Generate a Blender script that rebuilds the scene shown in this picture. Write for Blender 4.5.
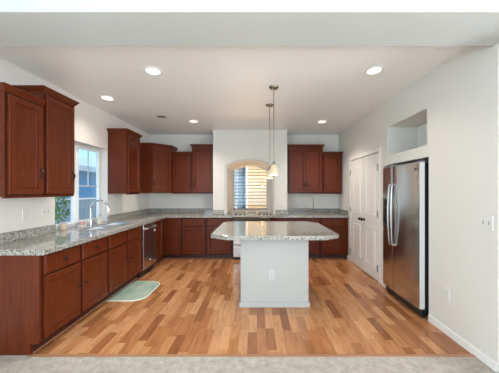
import bpy, bmesh, math, random
from mathutils import Matrix, Vector
random.seed(7)
for o in list(bpy.data.objects):
    bpy.data.objects.remove(o, do_unlink=True)
S = bpy.context.scene
COL = S.collection
PI = math.pi

# ------------------------------------------------------------------ camera
cam_d = bpy.data.cameras.new('camera')
cam = bpy.data.objects.new('camera', cam_d)
COL.objects.link(cam)
cam.location = (0, 0, 1.44)
cam.rotation_euler = (PI/2, 0, 0)
cam_d.sensor_fit = 'HORIZONTAL'
cam_d.sensor_width = 36
cam_d.lens = 36*235/499
cam_d.shift_x = -7.5/499
cam_d.shift_y = 4.0/499
cam_d.clip_start = 0.05
S.camera = cam

# ------------------------------------------------------------------ world, sun, area lights, exposure
w = bpy.data.worlds.new('sky')
S.world = w
w.use_nodes = True
nt = w.node_tree
bgn = nt.nodes['Background']
tc = nt.nodes.new('ShaderNodeTexCoord')
sp = nt.nodes.new('ShaderNodeSeparateXYZ')
rp = nt.nodes.new('ShaderNodeValToRGB')
nt.links.new(tc.outputs['Generated'], sp.inputs[0])
nt.links.new(sp.outputs['Z'], rp.inputs[0])
nt.links.new(rp.outputs[0], bgn.inputs['Color'])
rp.color_ramp.elements[0].position = 0.0
rp.color_ramp.elements[0].color = (0.55, 0.80, 0.95, 1)
rp.color_ramp.elements[1].position = 0.35
rp.color_ramp.elements[1].color = (0.10, 0.42, 0.85, 1)
bgn.inputs['Strength'].default_value = 1.1

def lamp(kind, name, loc, rot, energy, color, **kw):
    d = bpy.data.lights.new(name, kind)
    d.energy = energy
    d.color = color
    for k, v in kw.items():
        setattr(d, k, v)
    o = bpy.data.objects.new(name, d)
    o.location = loc
    o.rotation_euler = rot
    COL.objects.link(o)
    return o

sun_dir = Vector((-0.05, 0.62, -0.95))
sun = lamp('SUN', 'sun', (0, -5, 12), (0, 0, 0), 2.3, (1.0, 0.90, 0.74), angle=math.radians(0.6))
sun.rotation_euler = sun_dir.to_track_quat('-Z', 'Y').to_euler()
# daylight through the rear living room windows, then added fill areas
lamp('AREA', 'rear_window_daylight', (0.9, -3.85, 1.45), (PI/2, 0, 0), 40, (0.74, 0.88, 1.0), shape='RECTANGLE', size=4.6, size_y=1.9)
lamp('AREA', 'ceiling_uplight_fill', (-0.2, -2.2, 0.03), (PI*0.86, 0, 0), 48, (0.90, 0.97, 1.0), shape='RECTANGLE', size=4.6, size_y=2.4)  # added uplight above the carpet, brightens the ceiling
lamp('AREA', 'side_opening_fill', (3.9, -1.2, 1.45), (0, PI/2, 0), 150, (0.92, 0.94, 1.0), shape='RECTANGLE', size=1.9, size_y=2.2)  # strong fill for the left wall, set in the unseen side opening
lamp('AREA', 'left_cool_fill', (-2.44, -1.2, 1.5), (0, -PI/2, 0), 75, (0.66, 0.86, 1.0), shape='RECTANGLE', size=1.8, size_y=2.2)  # added cool fill for the right wall; the left wall is solid here
lamp('AREA', 'arch_warm_fill', (-0.17, 7.3, 0.1), (math.radians(-140), 0, 0), 170, (1.0, 0.58, 0.27), shape='RECTANGLE', size=2.2, size_y=1.0)  # added warm fill outside, aimed up at the arch underside

S.view_settings.view_transform = 'Standard'
S.view_settings.look = 'None'
S.view_settings.gamma = 1
S.view_settings.use_curve_mapping = False
S.view_settings.exposure = 0.78

# ------------------------------------------------------------------ materials
def new_mat(name, col=(0.8, 0.8, 0.8), rough=0.5, metal=0.0, **kw):
    m = bpy.data.materials.new(name)
    m.use_nodes = True
    b = m.node_tree.nodes['Principled BSDF']
    b.inputs['Base Color'].default_value = (*col, 1)
    b.inputs['Roughness'].default_value = rough
    b.inputs['Metallic'].default_value = metal
    for k, v in kw.items():
        b.inputs[k.replace('_', ' ')].default_value = v
    return m

def N(m, t, **kw):
    n = m.node_tree.nodes.new(t)
    for k, v in kw.items():
        setattr(n, k, v)
    return n

def L(m, a, b):
    m.node_tree.links.new(a, b)

def coords(m, scale=(1, 1, 1)):
    g = N(m, 'ShaderNodeNewGeometry')
    mp = N(m, 'ShaderNodeMapping')
    mp.inputs['Scale'].default_value = scale
    L(m, g.outputs['Position'], mp.inputs['Vector'])
    return mp.outputs[0]

def noise(m, vec, scale, detail=4, rough=0.5):
    n = N(m, 'ShaderNodeTexNoise')
    n.inputs['Scale'].default_value = scale
    n.inputs['Detail'].default_value = detail
    n.inputs['Roughness'].default_value = rough
    L(m, vec, n.inputs['Vector'])
    return n.outputs['Fac']

def ramp(m, fac, stops, interp='LINEAR'):
    r = N(m, 'ShaderNodeValToRGB')
    cr = r.color_ramp
    cr.interpolation = interp
    while len(cr.elements) < len(stops):
        cr.elements.new(0.5)
    for e, (p, c) in zip(cr.elements, stops):
        e.position = p
        e.color = (*c, 1)
    L(m, fac, r.inputs[0])
    return r.outputs[0]

def mix(m, fac, a, b, mode='MIX'):
    n = N(m, 'ShaderNodeMix', data_type='RGBA', blend_type=mode)
    if isinstance(fac, (int, float)):
        n.inputs[0].default_value = fac
    else:
        L(m, fac, n.inputs[0])
    for i, v in ((6, a), (7, b)):
        if isinstance(v, tuple):
            n.inputs[i].default_value = (*v, 1)
        else:
            L(m, v, n.inputs[i])
    return n.outputs[2]

def bump(m, h, strength, dist=0.01):
    b = N(m, 'ShaderNodeBump')
    b.inputs['Strength'].default_value = strength
    b.inputs['Distance'].default_value = dist
    L(m, h, b.inputs['Height'])
    L(m, b.outputs[0], m.node_tree.nodes['Principled BSDF'].inputs['Normal'])

def base(m, c):
    L(m, c, m.node_tree.nodes['Principled BSDF'].inputs['Base Color'])

def math_n(m, op, a, b=None):
    n = N(m, 'ShaderNodeMath', operation=op)
    for i, v in ((0, a), (1, b)):
        if v is None:
            continue
        if isinstance(v, (int, float)):
            n.inputs[i].default_value = v
        else:
            L(m, v, n.inputs[i])
    return n.outputs[0]

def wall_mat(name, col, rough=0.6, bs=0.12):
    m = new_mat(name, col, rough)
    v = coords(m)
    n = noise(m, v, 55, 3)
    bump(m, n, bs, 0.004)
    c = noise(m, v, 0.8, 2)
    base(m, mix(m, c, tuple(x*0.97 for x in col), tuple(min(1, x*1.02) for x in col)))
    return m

M = {}
M['wall'] = wall_mat('painted_wall', (0.70, 0.675, 0.63))
M['ceiling'] = wall_mat('textured_ceiling', (0.86, 0.85, 0.83), 0.42, 0.35)
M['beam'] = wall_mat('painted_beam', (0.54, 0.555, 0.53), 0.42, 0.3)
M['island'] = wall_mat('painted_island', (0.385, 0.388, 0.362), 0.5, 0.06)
M['trim'] = new_mat('white_trim_paint', (0.80, 0.78, 0.74), 0.35)
M['door'] = new_mat('white_door_paint', (0.76, 0.745, 0.71), 0.35)

def cherry(name, axis='z', tint=1.0):
    m = new_mat(name, (0.1, 0.03, 0.02), 0.30, Specular_IOR_Level=0.22)
    sc = {'z': (14, 14, 1.2), 'x': (1.2, 14, 14)}[axis]
    v = coords(m, sc)
    n = noise(m, v, 3.5, 6, 0.6)
    base(m, ramp(m, n, [(0.25, (0.078*tint, 0.0140*tint, 0.0045*tint)), (0.75, (0.138*tint, 0.0285*tint, 0.0088*tint))]))
    bump(m, n, 0.05, 0.002)
    return m
M['cherry'] = cherry('cherry_wood')
M['cherry_frame_shade'] = cherry('shaded_cherry_wood', tint=0.5)  # darkened copy: shade between the doors put into the frame colour
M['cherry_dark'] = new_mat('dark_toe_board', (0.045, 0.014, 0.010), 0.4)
M['cherry_edge'] = new_mat('reddish_shoe_moulding', (0.30, 0.13, 0.07), 0.4)

M['threshold'] = new_mat('wood_threshold', (0.33, 0.16, 0.08), 0.4)
def granite(name):
    m = new_mat(name, (0.5, 0.45, 0.4), 0.07)
    v = coords(m)
    vo = N(m, 'ShaderNodeTexVoronoi')
    vo.inputs['Scale'].default_value = 150
    L(m, v, vo.inputs['Vector'])
    sx = N(m, 'ShaderNodeSeparateColor')
    L(m, vo.outputs['Color'], sx.inputs[0])
    n2 = noise(m, v, 26, 5, 0.65)
    f = math_n(m, 'ADD', math_n(m, 'MULTIPLY', sx.outputs[0], 0.62), math_n(m, 'MULTIPLY', n2, 0.45))
    base(m, ramp(m, f, [(0.22, (0.035, 0.035, 0.032)), (0.36, (0.13, 0.125, 0.11)), (0.50, (0.30, 0.275, 0.24)),
                        (0.70, (0.41, 0.39, 0.35)), (0.92, (0.56, 0.55, 0.51))]))
    return m
M['granite'] = granite('speckled_granite')

def wood_floor():
    m = new_mat('wood_strip_floor', (0.5, 0.3, 0.15), 0.22)
    g = N(m, 'ShaderNodeNewGeometry')
    s = N(m, 'ShaderNodeSeparateXYZ')
    L(m, g.outputs['Position'], s.inputs[0])
    row = math_n(m, 'DIVIDE', s.outputs['X'], 0.088)
    ri = math_n(m, 'FLOOR', row)
    wn = N(m, 'ShaderNodeTexWhiteNoise', noise_dimensions='1D')
    L(m, ri, wn.inputs['W'])
    ln = math_n(m, 'ADD', 0.30, math_n(m, 'MULTIPLY', wn.outputs['Value'], 0.20))
    yy = math_n(m, 'ADD', math_n(m, 'DIVIDE', s.outputs['Y'], ln), math_n(m, 'MULTIPLY', wn.outputs['Value'], 17.3))
    yi = math_n(m, 'FLOOR', yy)
    cv = N(m, 'ShaderNodeCombineXYZ')
    L(m, ri, cv.inputs[0]); L(m, yi, cv.inputs[1])
    w2 = N(m, 'ShaderNodeTexWhiteNoise', noise_dimensions='2D')
    L(m, cv.outputs[0], w2.inputs['Vector'])
    plank = ramp(m, w2.outputs['Value'], [(0.0, (0.25, 0.090, 0.034)), (0.2, (0.36, 0.144, 0.056)), (0.6, (0.465, 0.210, 0.088)), (1.0, (0.54, 0.270, 0.126))])
    # grain, shifted per plank
    off = N(m, 'ShaderNodeVectorMath', operation='MULTIPLY_ADD')
    L(m, w2.outputs['Color'], off.inputs[0]); off.inputs[1].default_value = (9, 9, 9); L(m, g.outputs['Position'], off.inputs[2])
    mp = N(m, 'ShaderNodeMapping'); mp.inputs['Scale'].default_value = (15, 2.0, 1)
    L(m, off.outputs[0], mp.inputs['Vector'])
    gr = noise(m, mp.outputs[0], 2.2, 6, 0.62)
    col = mix(m, 1.0, plank, ramp(m, gr, [(0.28, (0.70, 0.64, 0.60)), (0.52, (1.0, 1.0, 1.0)), (0.72, (1.10, 1.10, 1.10))]), 'MULTIPLY')
    fx = math_n(m, 'FRACT', row)
    fy = math_n(m, 'FRACT', yy)
    gx = math_n(m, 'LESS_THAN', fx, 0.018)
    gy = math_n(m, 'LESS_THAN', fy, 0.004)
    gap = math_n(m, 'MAXIMUM', gx, gy)
    col = mix(m, math_n(m, 'MULTIPLY', gap, 0.45), col, (0.14, 0.07, 0.03))
    base(m, col)
    b = m.node_tree.nodes['Principled BSDF']
    r = N(m, 'ShaderNodeMapRange')
    L(m, gr, r.inputs[0]); r.inputs[3].default_value = 0.14; r.inputs[4].default_value = 0.26
    L(m, r.outputs[0], b.inputs['Roughness'])
    return m
M['floor'] = wood_floor()

def carpet():
    m = new_mat('beige_carpet', (0.5, 0.45, 0.4), 0.95)
    v = coords(m)
    a = noise(m, v, 240, 3, 0.7)
    b = noise(m, v, 16, 4, 0.6)
    c = math_n(m, 'ADD', math_n(m, 'MULTIPLY', a, 0.6), math_n(m, 'MULTIPLY', b, 0.4))
    base(m, ramp(m, c, [(0.33, (0.26, 0.215, 0.175)), (0.66, (0.60, 0.545, 0.47))]))
    bump(m, a, 0.8, 0.01)
    return m
M['carpet'] = carpet()

def steel(name, col=(0.64, 0.635, 0.63), rough=0.20):
    m = new_mat(name, col, rough, 1.0)
    v = coords(m, (1, 1, 90))
    n = noise(m, v, 8, 3)
    b = m.node_tree.nodes['Principled BSDF']
    r = N(m, 'ShaderNodeMapRange')
    L(m, n, r.inputs[0]); r.inputs[3].default_value = rough*0.85; r.inputs[4].default_value = rough*1.25
    L(m, r.outputs[0], b.inputs['Roughness'])
    bump(m, n, 0.03, 0.002)
    return m
M['steel'] = steel('brushed_steel')
M['handle_steel'] = new_mat('handle_steel', (0.42, 0.42, 0.41), 0.3, 1.0)
M['stove_top'] = new_mat('stove_top', (0.42, 0.39, 0.34), 0.35)
M['steel_side'] = new_mat('grey_fridge_side', (0.60, 0.60, 0.58), 0.45)
M['chrome'] = new_mat('chrome', (0.75, 0.75, 0.74), 0.10, 1.0)
M['nickel'] = new_mat('brushed_nickel', (0.30, 0.27, 0.22), 0.30, 1.0)
M['hinge'] = new_mat('grey_hinge_metal', (0.30, 0.29, 0.27), 0.35, 1.0)
M['bronze'] = new_mat('dark_bronze', (0.035, 0.028, 0.024), 0.30, 0.8)
M['black'] = new_mat('black_plastic', (0.012, 0.012, 0.013), 0.35)
M['control_brown'] = new_mat('dark_brown_grey_glass', (0.07, 0.055, 0.04), 0.2)
M['black_glass'] = new_mat('black_glass', (0.035, 0.033, 0.030), 0.08)
M['plate'] = new_mat('off_white_plate', (0.68, 0.67, 0.63), 0.35)
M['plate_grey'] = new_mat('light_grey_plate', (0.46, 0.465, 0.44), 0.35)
M['white_plastic'] = new_mat('white_plastic', (0.80, 0.80, 0.77), 0.35)
M['dark_slot'] = new_mat('dark_slot', (0.10, 0.10, 0.10), 0.6)
M['grey_vent'] = new_mat('grey_vent', (0.20, 0.20, 0.20), 0.5)
M['badge'] = new_mat('grey_badge', (0.10, 0.11, 0.14), 0.3, 0.5)
M['paper'] = new_mat('white_sticker', (0.75, 0.75, 0.72), 0.6)
M['slat'] = new_mat('taupe_slat', (0.22, 0.18, 0.13), 0.5)
M['beige'] = new_mat('beige_ceramic', (0.62, 0.50, 0.36), 0.4)
M['pink'] = new_mat('pink_sponge', (0.62, 0.36, 0.33), 0.8)
M['clear_plastic'] = new_mat('pale_translucent_plastic', (0.75, 0.70, 0.60), 0.2, Transmission_Weight=0.3)
M['vinyl'] = new_mat('window_vinyl', (0.58, 0.57, 0.55), 0.35)
M['vinyl_white'] = new_mat('white_window_vinyl', (0.82, 0.84, 0.85), 0.35)

def glass_mat():
    m = bpy.data.materials.new('window_glass')
    m.use_nodes = True
    t = m.node_tree
    t.nodes.clear()
    out = t.nodes.new('ShaderNodeOutputMaterial')
    tr = t.nodes.new('ShaderNodeBsdfTransparent'); tr.inputs[0].default_value = (0.93, 0.97, 0.98, 1)
    gl = t.nodes.new('ShaderNodeBsdfGlossy'); gl.inputs['Roughness'].default_value = 0.02
    mx = t.nodes.new('ShaderNodeMixShader')
    mx.inputs[0].default_value = 0.06; t.links.new(tr.outputs[0], mx.inputs[1]); t.links.new(gl.outputs[0], mx.inputs[2])
    t.links.new(mx.outputs[0], out.inputs[0])
    return m
M['glass'] = glass_mat()

def mat_rug():
    m = new_mat('teal_mat', (0.4, 0.5, 0.45), 0.85)
    v = coords(m)
    a = noise(m, v, 300, 2); b = noise(m, v, 5, 3)
    c = math_n(m, 'ADD', math_n(m, 'MULTIPLY', a, 0.35), math_n(m, 'MULTIPLY', b, 0.65))
    base(m, ramp(m, c, [(0.35, (0.22, 0.34, 0.29)), (0.65, (0.39, 0.44, 0.35))]))
    bump(m, a, 0.5, 0.004)
    return m
M['rug'] = mat_rug()
M['rug_edge'] = new_mat('pale_mat_binding', (0.62, 0.66, 0.56), 0.9)

def emit(name, col, strength):
    m = new_mat(name, (0.8, 0.8, 0.8), 0.4)
    b = m.node_tree.nodes['Principled BSDF']
    b.inputs['Emission Color'].default_value = (*col, 1)
    b.inputs['Emission Strength'].default_value = strength
    return m
M['lens_warm'] = emit('warm_lamp_lens', (1.0, 0.78, 0.52), 1.5)
M['lens_cool'] = emit('cool_lamp_lens', (0.92, 1.0, 0.98), 1.8)
M['shade'] = emit('lit_frosted_glass', (1.0, 0.74, 0.42), 0.16)
M['shade'].node_tree.nodes['Principled BSDF'].inputs['Base Color'].default_value = (0.45, 0.38, 0.28, 1)
M['bulb'] = emit('lit_bulb', (1.0, 0.86, 0.62), 3.5)

def siding(name, c, lap=0.115):
    m = new_mat(name, c, 0.7)
    n = noise(m, coords(m, (1, 1, 6)), 3, 3)
    base(m, mix(m, n, tuple(x*0.93 for x in c), c))
    return m
M['siding_tan'] = siding('tan_siding', (0.62, 0.47, 0.27))
M['siding_grey'] = siding('grey_siding', (0.55, 0.62, 0.64))
M['siding_sky_tint'] = siding('sky_tinted_siding', (0.36, 0.58, 0.76))  # blue of sky-lit shade put into the siding colour
M['house_trim'] = new_mat('house_trim_white', (0.85, 0.86, 0.84), 0.6)
M['house_board'] = new_mat('blue_grey_board', (0.16, 0.22, 0.25), 0.6)
M['roof'] = new_mat('pale_shingle', (0.60, 0.63, 0.66), 0.8)
M['fence'] = new_mat('sky_tinted_fence', (0.30, 0.42, 0.50), 0.8)  # same bluish shade tint put into the board colour
M['ground'] = new_mat('pale_concrete_ground', (0.45, 0.44, 0.42), 0.9)
M['leaf'] = new_mat('green_leaves', (0.10, 0.22, 0.06), 0.7)
M['bark'] = new_mat('brown_bark', (0.16, 0.10, 0.06), 0.9)

# ------------------------------------------------------------------ mesh helpers
class MB:
    def __init__(s):
        s.bm = bmesh.new()
    def box(s, x0, x1, y0, y1, z0, z1):
        v = [s.bm.verts.new((x, y, z)) for z in (z0, z1) for y in (y0, y1) for x in (x0, x1)]
        for f in ((0, 2, 3, 1), (4, 5, 7, 6), (0, 1, 5, 4), (2, 6, 7, 3), (0, 4, 6, 2), (1, 3, 7, 5)):
            s.bm.faces.new([v[i] for i in f])
        return s
    def rings(s, rings, cap0=True, cap1=True):
        vr = [[s.bm.verts.new(p) for p in r] for r in rings]
        n = len(vr[0])
        for a, b in zip(vr, vr[1:]):
            for i in range(n):
                j = (i+1) % n
                s.bm.faces.new((a[i], a[j], b[j], b[i]))
        if cap0: s.bm.faces.new(vr[0][::-1])
        if cap1: s.bm.faces.new(vr[-1])
        return s
    def panel(s, x0, x1, z0, z1, prof, y=0.0):
        """rectangular panel facing -y; prof = [(inset, forward)]"""
        return s.rings([[(x0+i, y-f, z0+i), (x1-i, y-f, z0+i), (x1-i, y-f, z1-i), (x0+i, y-f, z1-i)] for i, f in prof])
    def lathe(s, prof, c=(0, 0, 0), seg=20, axis='z', cap0=True, cap1=True):
        R = []
        for r, h in prof:
            ring = []
            for k in range(seg):
                a = 2*PI*k/seg
                u, v = r*math.cos(a), r*math.sin(a)
                p = {'z': (u, v, h), 'y': (u, h, v), 'x': (h, u, v)}[axis]
                ring.append((p[0]+c[0], p[1]+c[1], p[2]+c[2]))
            R.append(ring)
        return s.rings(R, cap0, cap1)
    def tube(s, pts, r, seg=10):
        pts = [Vector(p) for p in pts]
        R = []
        ref = None
        for i, p in enumerate(pts):
            t = (pts[min(i+1, len(pts)-1)] - pts[max(i-1, 0)]).normalized()
            if ref is None:
                ref = Vector((0, 0, 1)) if abs(t.z) < 0.9 else Vector((0, 1, 0))
                u = t.cross(ref).normalized()
            else:
                u = (u - t*u.dot(t)).normalized()
            v = t.cross(u)
            rr = r[i] if isinstance(r, (list, tuple)) else r
            R.append([tuple(p + u*rr*math.cos(2*PI*k/seg) + v*rr*math.sin(2*PI*k/seg)) for k in range(seg)])
        return s.rings(R)
    def prism(s, poly, z0, z1):
        return s.rings([[(x, y, z0) for x, y in poly], [(x, y, z1) for x, y in poly]])
    def grid(s, us, vs, holes, w0, w1, axes='xyz'):
        """slab on a grid of cells minus holes; axes maps (u, v, w) to coordinates"""
        cells = {(i, j) for i in range(len(us)-1) for j in range(len(vs)-1)
                 if not any(h[0] < (us[i]+us[i+1])/2 < h[1] and h[2] < (vs[j]+vs[j+1])/2 < h[3] for h in holes)}
        cache = {}
        def P(i, j, k):
            if (i, j, k) not in cache:
                d = dict(zip(axes, (us[i], vs[j], (w0, w1)[k])))
                cache[(i, j, k)] = s.bm.verts.new((d['x'], d['y'], d['z']))
            return cache[(i, j, k)]
        for i, j in cells:
            for k in (0, 1):
                s.bm.faces.new((P(i, j, k), P(i+1, j, k), P(i+1, j+1, k), P(i, j+1, k)))
            for (di, dj, a, b) in ((-1, 0, (i, j), (i, j+1)), (1, 0, (i+1, j), (i+1, j+1)), (0, -1, (i, j), (i+1, j)), (0, 1, (i, j+1), (i+1, j+1))):
                if (i+di, j+dj) not in cells:
                    s.bm.faces.new((P(*a, 0), P(*b, 0), P(*b, 1), P(*a, 1)))
        return s
    def build(s, name, mat, parent=None, smooth=False, bevel=0, kind=None, label=None):
        bmesh.ops.recalc_face_normals(s.bm, faces=s.bm.faces)
        me = bpy.data.meshes.new(name)
        s.bm.to_mesh(me); s.bm.free()
        me.materials.append(mat)
        if smooth:
            for p in me.polygons: p.use_smooth = True
            try: me.set_sharp_from_angle(angle=math.radians(smooth if smooth > 1 else 40))
            except Exception: pass
        o = bpy.data.objects.new(name, me)
        COL.objects.link(o)
        if parent: o.parent = parent
        if bevel:
            b = o.modifiers.new('bevel', 'BEVEL'); b.width = bevel; b.segments = 2; b.limit_method = 'ANGLE'; b.angle_limit = math.radians(40)
        if kind: o['kind'] = kind
        if label: o['label'] = label
        return o

def thing(name, label, cat, loc=(0, 0, 0), rz=0, group=None):
    o = bpy.data.objects.new(name, None)
    o.empty_display_size = 0.1
    COL.objects.link(o)
    o.location = loc; o.rotation_euler = (0, 0, rz)
    o['label'] = label; o['category'] = cat
    if group: o['group'] = group
    return o

def tag(o, label, cat, group=None):
    o['label'] = label; o['category'] = cat
    if group: o['group'] = group
    return o

def struct(mb, name, mat, **kw):
    return mb.build(name, mat, kind='structure', **kw)

def offset_poly(poly, offs):
    """move every edge i (from i to i+1) of a ccw polygon outwards by offs[i]"""
    n = len(poly)
    lines = []
    for i in range(n):
        a = Vector(poly[i]); b = Vector(poly[(i+1) % n])
        d = (b-a).normalized(); nrm = Vector((d.y, -d.x))
        lines.append((a + nrm*offs[i], d))
    out = []
    for i in range(n):
        p, d = lines[i-1]; q, e = lines[i]
        cr = d.x*e.y - d.y*e.x
        if abs(cr) < 1e-6:
            out.append(tuple(q)); continue
        t = ((q-p).x*e.y - (q-p).y*e.x)/cr
        out.append(tuple(p + d*t))
    return out

def copy_tree(o, parent=None):
    c = o.copy()
    COL.objects.link(c)
    if parent: c.parent = parent
    for ch in list(o.children):
        copy_tree(ch, c)
    return c

def arch(x0, x1, zb, zs, za, n=20):
    """arched outline, counter-clockwise seen from the front"""
    h = za-zs; hw = (x1-x0)/2; cx = (x0+x1)/2
    R = (hw*hw + h*h)/(2*h); cz = za - R
    a = math.asin(hw/R)
    pts = [(x0, zb), (x1, zb)]
    for k in range(n+1):
        t = a - 2*a*k/n
        pts.append((cx + R*math.sin(t), cz + R*math.cos(t)))
    return pts

# ------------------------------------------------------------------ room shell
XL, XR, YB, ZC = -2.50, 1.90, 5.48, 2.74
CT = 0.925
# wooden floor and carpet
struct(MB().box(XL-0.02, 2.75, 2.045, 6.0, -0.05, 0.0), 'floor', M['floor'])
struct(MB().box(-2.66, 4.1, -4.1, 2.045, -0.05, 0.006), 'floor_carpet', M['carpet'])
struct(MB().rings([[(-1.975, 2.02, 0.0), (-1.975, 2.025, 0.009), (-1.975, 2.055, 0.009), (-1.975, 2.06, 0.0)],
                   [(XR, 2.02, 0.0), (XR, 2.025, 0.009), (XR, 2.055, 0.009), (XR, 2.06, 0.0)]]), 'trim_1', M['threshold'])
# ceiling, header beam
struct(MB().box(-2.66, 4.1, -4.1, 6.05, ZC, ZC+0.12), 'ceiling', M['ceiling'])
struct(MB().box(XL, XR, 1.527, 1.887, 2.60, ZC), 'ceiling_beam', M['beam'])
# left wall with the window opening
WY0, WY1, WZ1 = 2.905, 3.92, 2.128
struct(MB().grid([-4.1, WY0, WY1, 6.05], [0, CT-0.05, WZ1, ZC], [(WY0, WY1, CT-0.05, WZ1)], -2.66, XL, 'yzx'), 'wall_left', M['wall'])
# right wall with pantry door opening, fridge alcove and niche
FY0, FY1, FZ = 2.60, 3.43, 1.815
NY0, NY1, NZ0, NZ1 = 2.628, 3.43, 1.947, 2.36
DY0, DY1, DZ = 3.66, 4.745, 2.05
b = MB().grid([1.857, FY0, NY0, FY1, DY0, DY1, 5.60], [0, FZ, NZ0, DZ, NZ1, ZC],
              [(FY0, FY1, 0, FZ), (NY0, NY1, NZ0, NZ1), (DY0, DY1, 0, DZ)], XR, 2.0, 'yzx')
b.box(2.0, 2.62, FY0-0.05, FY0, 0, FZ).box(2.0, 2.62, FY1, FY1+0.05, 0, FZ).box(2.62, 2.67, FY0-0.05, FY1+0.05, 0, FZ+0.05).box(2.0, 2.62, FY0-0.05, FY1+0.05, FZ, FZ+0.05)
b.box(2.0, 2.34, NY0-0.05, NY0, NZ0-0.05, NZ1+0.05).box(2.0, 2.34, NY1, NY1+0.05, NZ0-0.05, NZ1+0.05).box(2.34, 2.38, NY0-0.05, NY1+0.05, NZ0-0.05, NZ1+0.05)
b.box(2.0, 2.34, NY0, NY1, NZ0-0.05, NZ0).box(2.0, 2.34, NY0, NY1, NZ1, NZ1+0.05)
b.box(2.04, 2.07, 3.5, 4.9, 0, 2.2)      # closes the pantry behind its doors
b.box(1.915, 2.0, 1.50, 1.857, 0, ZC)
struct(b, 'wall_right', M['wall'])
# back wall, with a shallow recess on the right
b = MB()
b.box(XL, -0.945, YB, YB+0.12, 0, ZC)
b.grid([0.65, 0.655, 1.33, XR], [0, CT, 1.29, ZC], [(0.655, 1.33, CT, 1.29)], YB, YB+0.12, 'xzy')
b.box(0.656, 1.329, YB+0.065, YB+0.119, CT-0.049, 1.289)
struct(b, 'wall_back', M['wall'])
# chimney-like projection with the arched window alcove
AX0, AX1, AZS, AZA = -0.645, 0.345, 1.945, 2.09
front = arch(-0.70, 0.388, CT, 1.962, 2.122)
inner = arch(AX0, AX1, CT, AZS, AZA)
def projection():
    bm = bmesh.new()
    n = len(front)
    OX0, OX1 = -0.945, 0.65
    def v(x, y, z): return bm.verts.new((x, y, z))
    f = [v(x, 5.05, z) for x, z in front]
    g = [v(x, 5.085, z) for x, z in inner]
    h = [v(x, 6.04, z) for x, z in inner]
    for i in range(1, n):
        j = (i+1) % n
        bm.faces.new((f[i], f[j], g[j], g[i]))
        bm.faces.new((g[i], g[j], h[j], h[i]))
    # front face: fan of quads to the top edge
    top = [v(x, 5.05, ZC) for x, z in front[2:]]
    arc = f[2:]
    for i in range(len(arc)-1):
        bm.faces.new((arc[i], arc[i+1], top[i+1], top[i]))
    a0 = v(OX1, 5.05, CT); a1 = v(OX1, 5.05, ZC); b0 = v(OX0, 5.05, CT); b1 = v(OX0, 5.05, ZC)
    bm.faces.new((f[1], a0, a1, top[0], f[2]))
    bm.faces.new((b0, f[0], f[-1], top[-1], b1))
    a2 = v(OX1, 6.04, CT); a3 = v(OX1, 6.04, ZC); b2 = v(OX0, 6.04, CT); b3 = v(OX0, 6.04, ZC)
    bm.faces.new((a0, a2, a3, a1)); bm.faces.new((b0, b1, b3, b2))
    s = MB(); s.bm.free(); s.bm = bm
    s.box(OX0, AX0-0.002, 6.04, 6.06, 0, ZC).box(AX1+0.002, OX1, 6.04, 6.06, 0, ZC).box(OX0, OX1, 6.04, 6.06, AZA, ZC)
    return s
struct(projection(), 'wall_projection', M['wall'])
struct(MB().box(-0.945, 0.65, 5.50, 6.06, 0, CT), 'trim_2', M['trim'])
# living room behind the camera
b = MB().grid([-2.66, -1.4, 3.2, 4.1], [0, 0.5, 2.4, ZC], [(-1.4, 3.2, 0.5, 2.4)], -4.1, -4.0, 'xzy')
struct(b, 'wall_rear', M['wall'])
b = MB().grid([-4.0, -2.3, -0.1, 1.50], [0, 0.5, 2.4, ZC], [(-2.3, -0.1, 0.5, 2.4)], 4.0, 4.1, 'yzx')
b.box(2.0, 4.0, 1.5, 1.6, 0, ZC)
struct(b, 'wall_living_room', M['wall'])
# baseboards
def baseboard(name, x0, x1, y0, y1, h=0.075):
    struct(MB().box(x0, x1, y0, y1, 0, h), name, M['trim'], bevel=0.003)
baseboard('baseboard_right', XR-0.013, XR, 1.857, FY0-0.005)
baseboard('baseboard_right_far', XR-0.013, XR, DY1+0.06, 4.93)
baseboard('baseboard_right_middle', XR-0.013, XR, FY1+0.005, DY0-0.062)

# ------------------------------------------------------------------ kitchen window (left wall)
def kitchen_window():
    x0, x1 = -2.65, -2.60
    zb = CT+0.005
    fr = MB().grid([WY0+0.002, WY0+0.035, WY1-0.035, WY1-0.002], [zb, zb+0.04, WZ1-0.04, WZ1-0.002], [(WY0+0.035, WY1-0.035, zb+0.04, WZ1-0.04)], x0, x1, 'yzx')
    o = struct(fr, 'window_1', M['vinyl'], bevel=0.003)
    ym = 3.385
    MB().box(x0+0.004, x1+0.012, ym-0.028, ym+0.028, zb+0.04, WZ1-0.04).build('centre_mullion', M['vinyl_white'], o, bevel=0.003)
    for (a, c) in ((WY0+0.035, ym-0.028), (ym+0.028, WY1-0.035)):
        s = MB().grid([a, a+0.028, c-0.028, c], [zb+0.04, zb+0.07, WZ1-0.068, WZ1-0.04], [(a+0.028, c-0.028, zb+0.07, WZ1-0.068)], x0+0.008, x1-0.008, 'yzx').build('sash', M['vinyl_white'], o, bevel=0.002)
        MB().box(x0+0.018, x0+0.022, a+0.026, c-0.026, zb+0.068, WZ1-0.066).build('pane', M['glass'], s)
        g = MB().box(x0+0.023, x0+0.033, a+0.028, c-0.028, 1.502, 1.518)
        m_ = (a+c)/2
        g.box(x0+0.023, x0+0.033, m_-0.007, m_+0.007, 1.518, WZ1-0.068)
        g.build('muntin', M['vinyl'], s)
kitchen_window()

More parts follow.
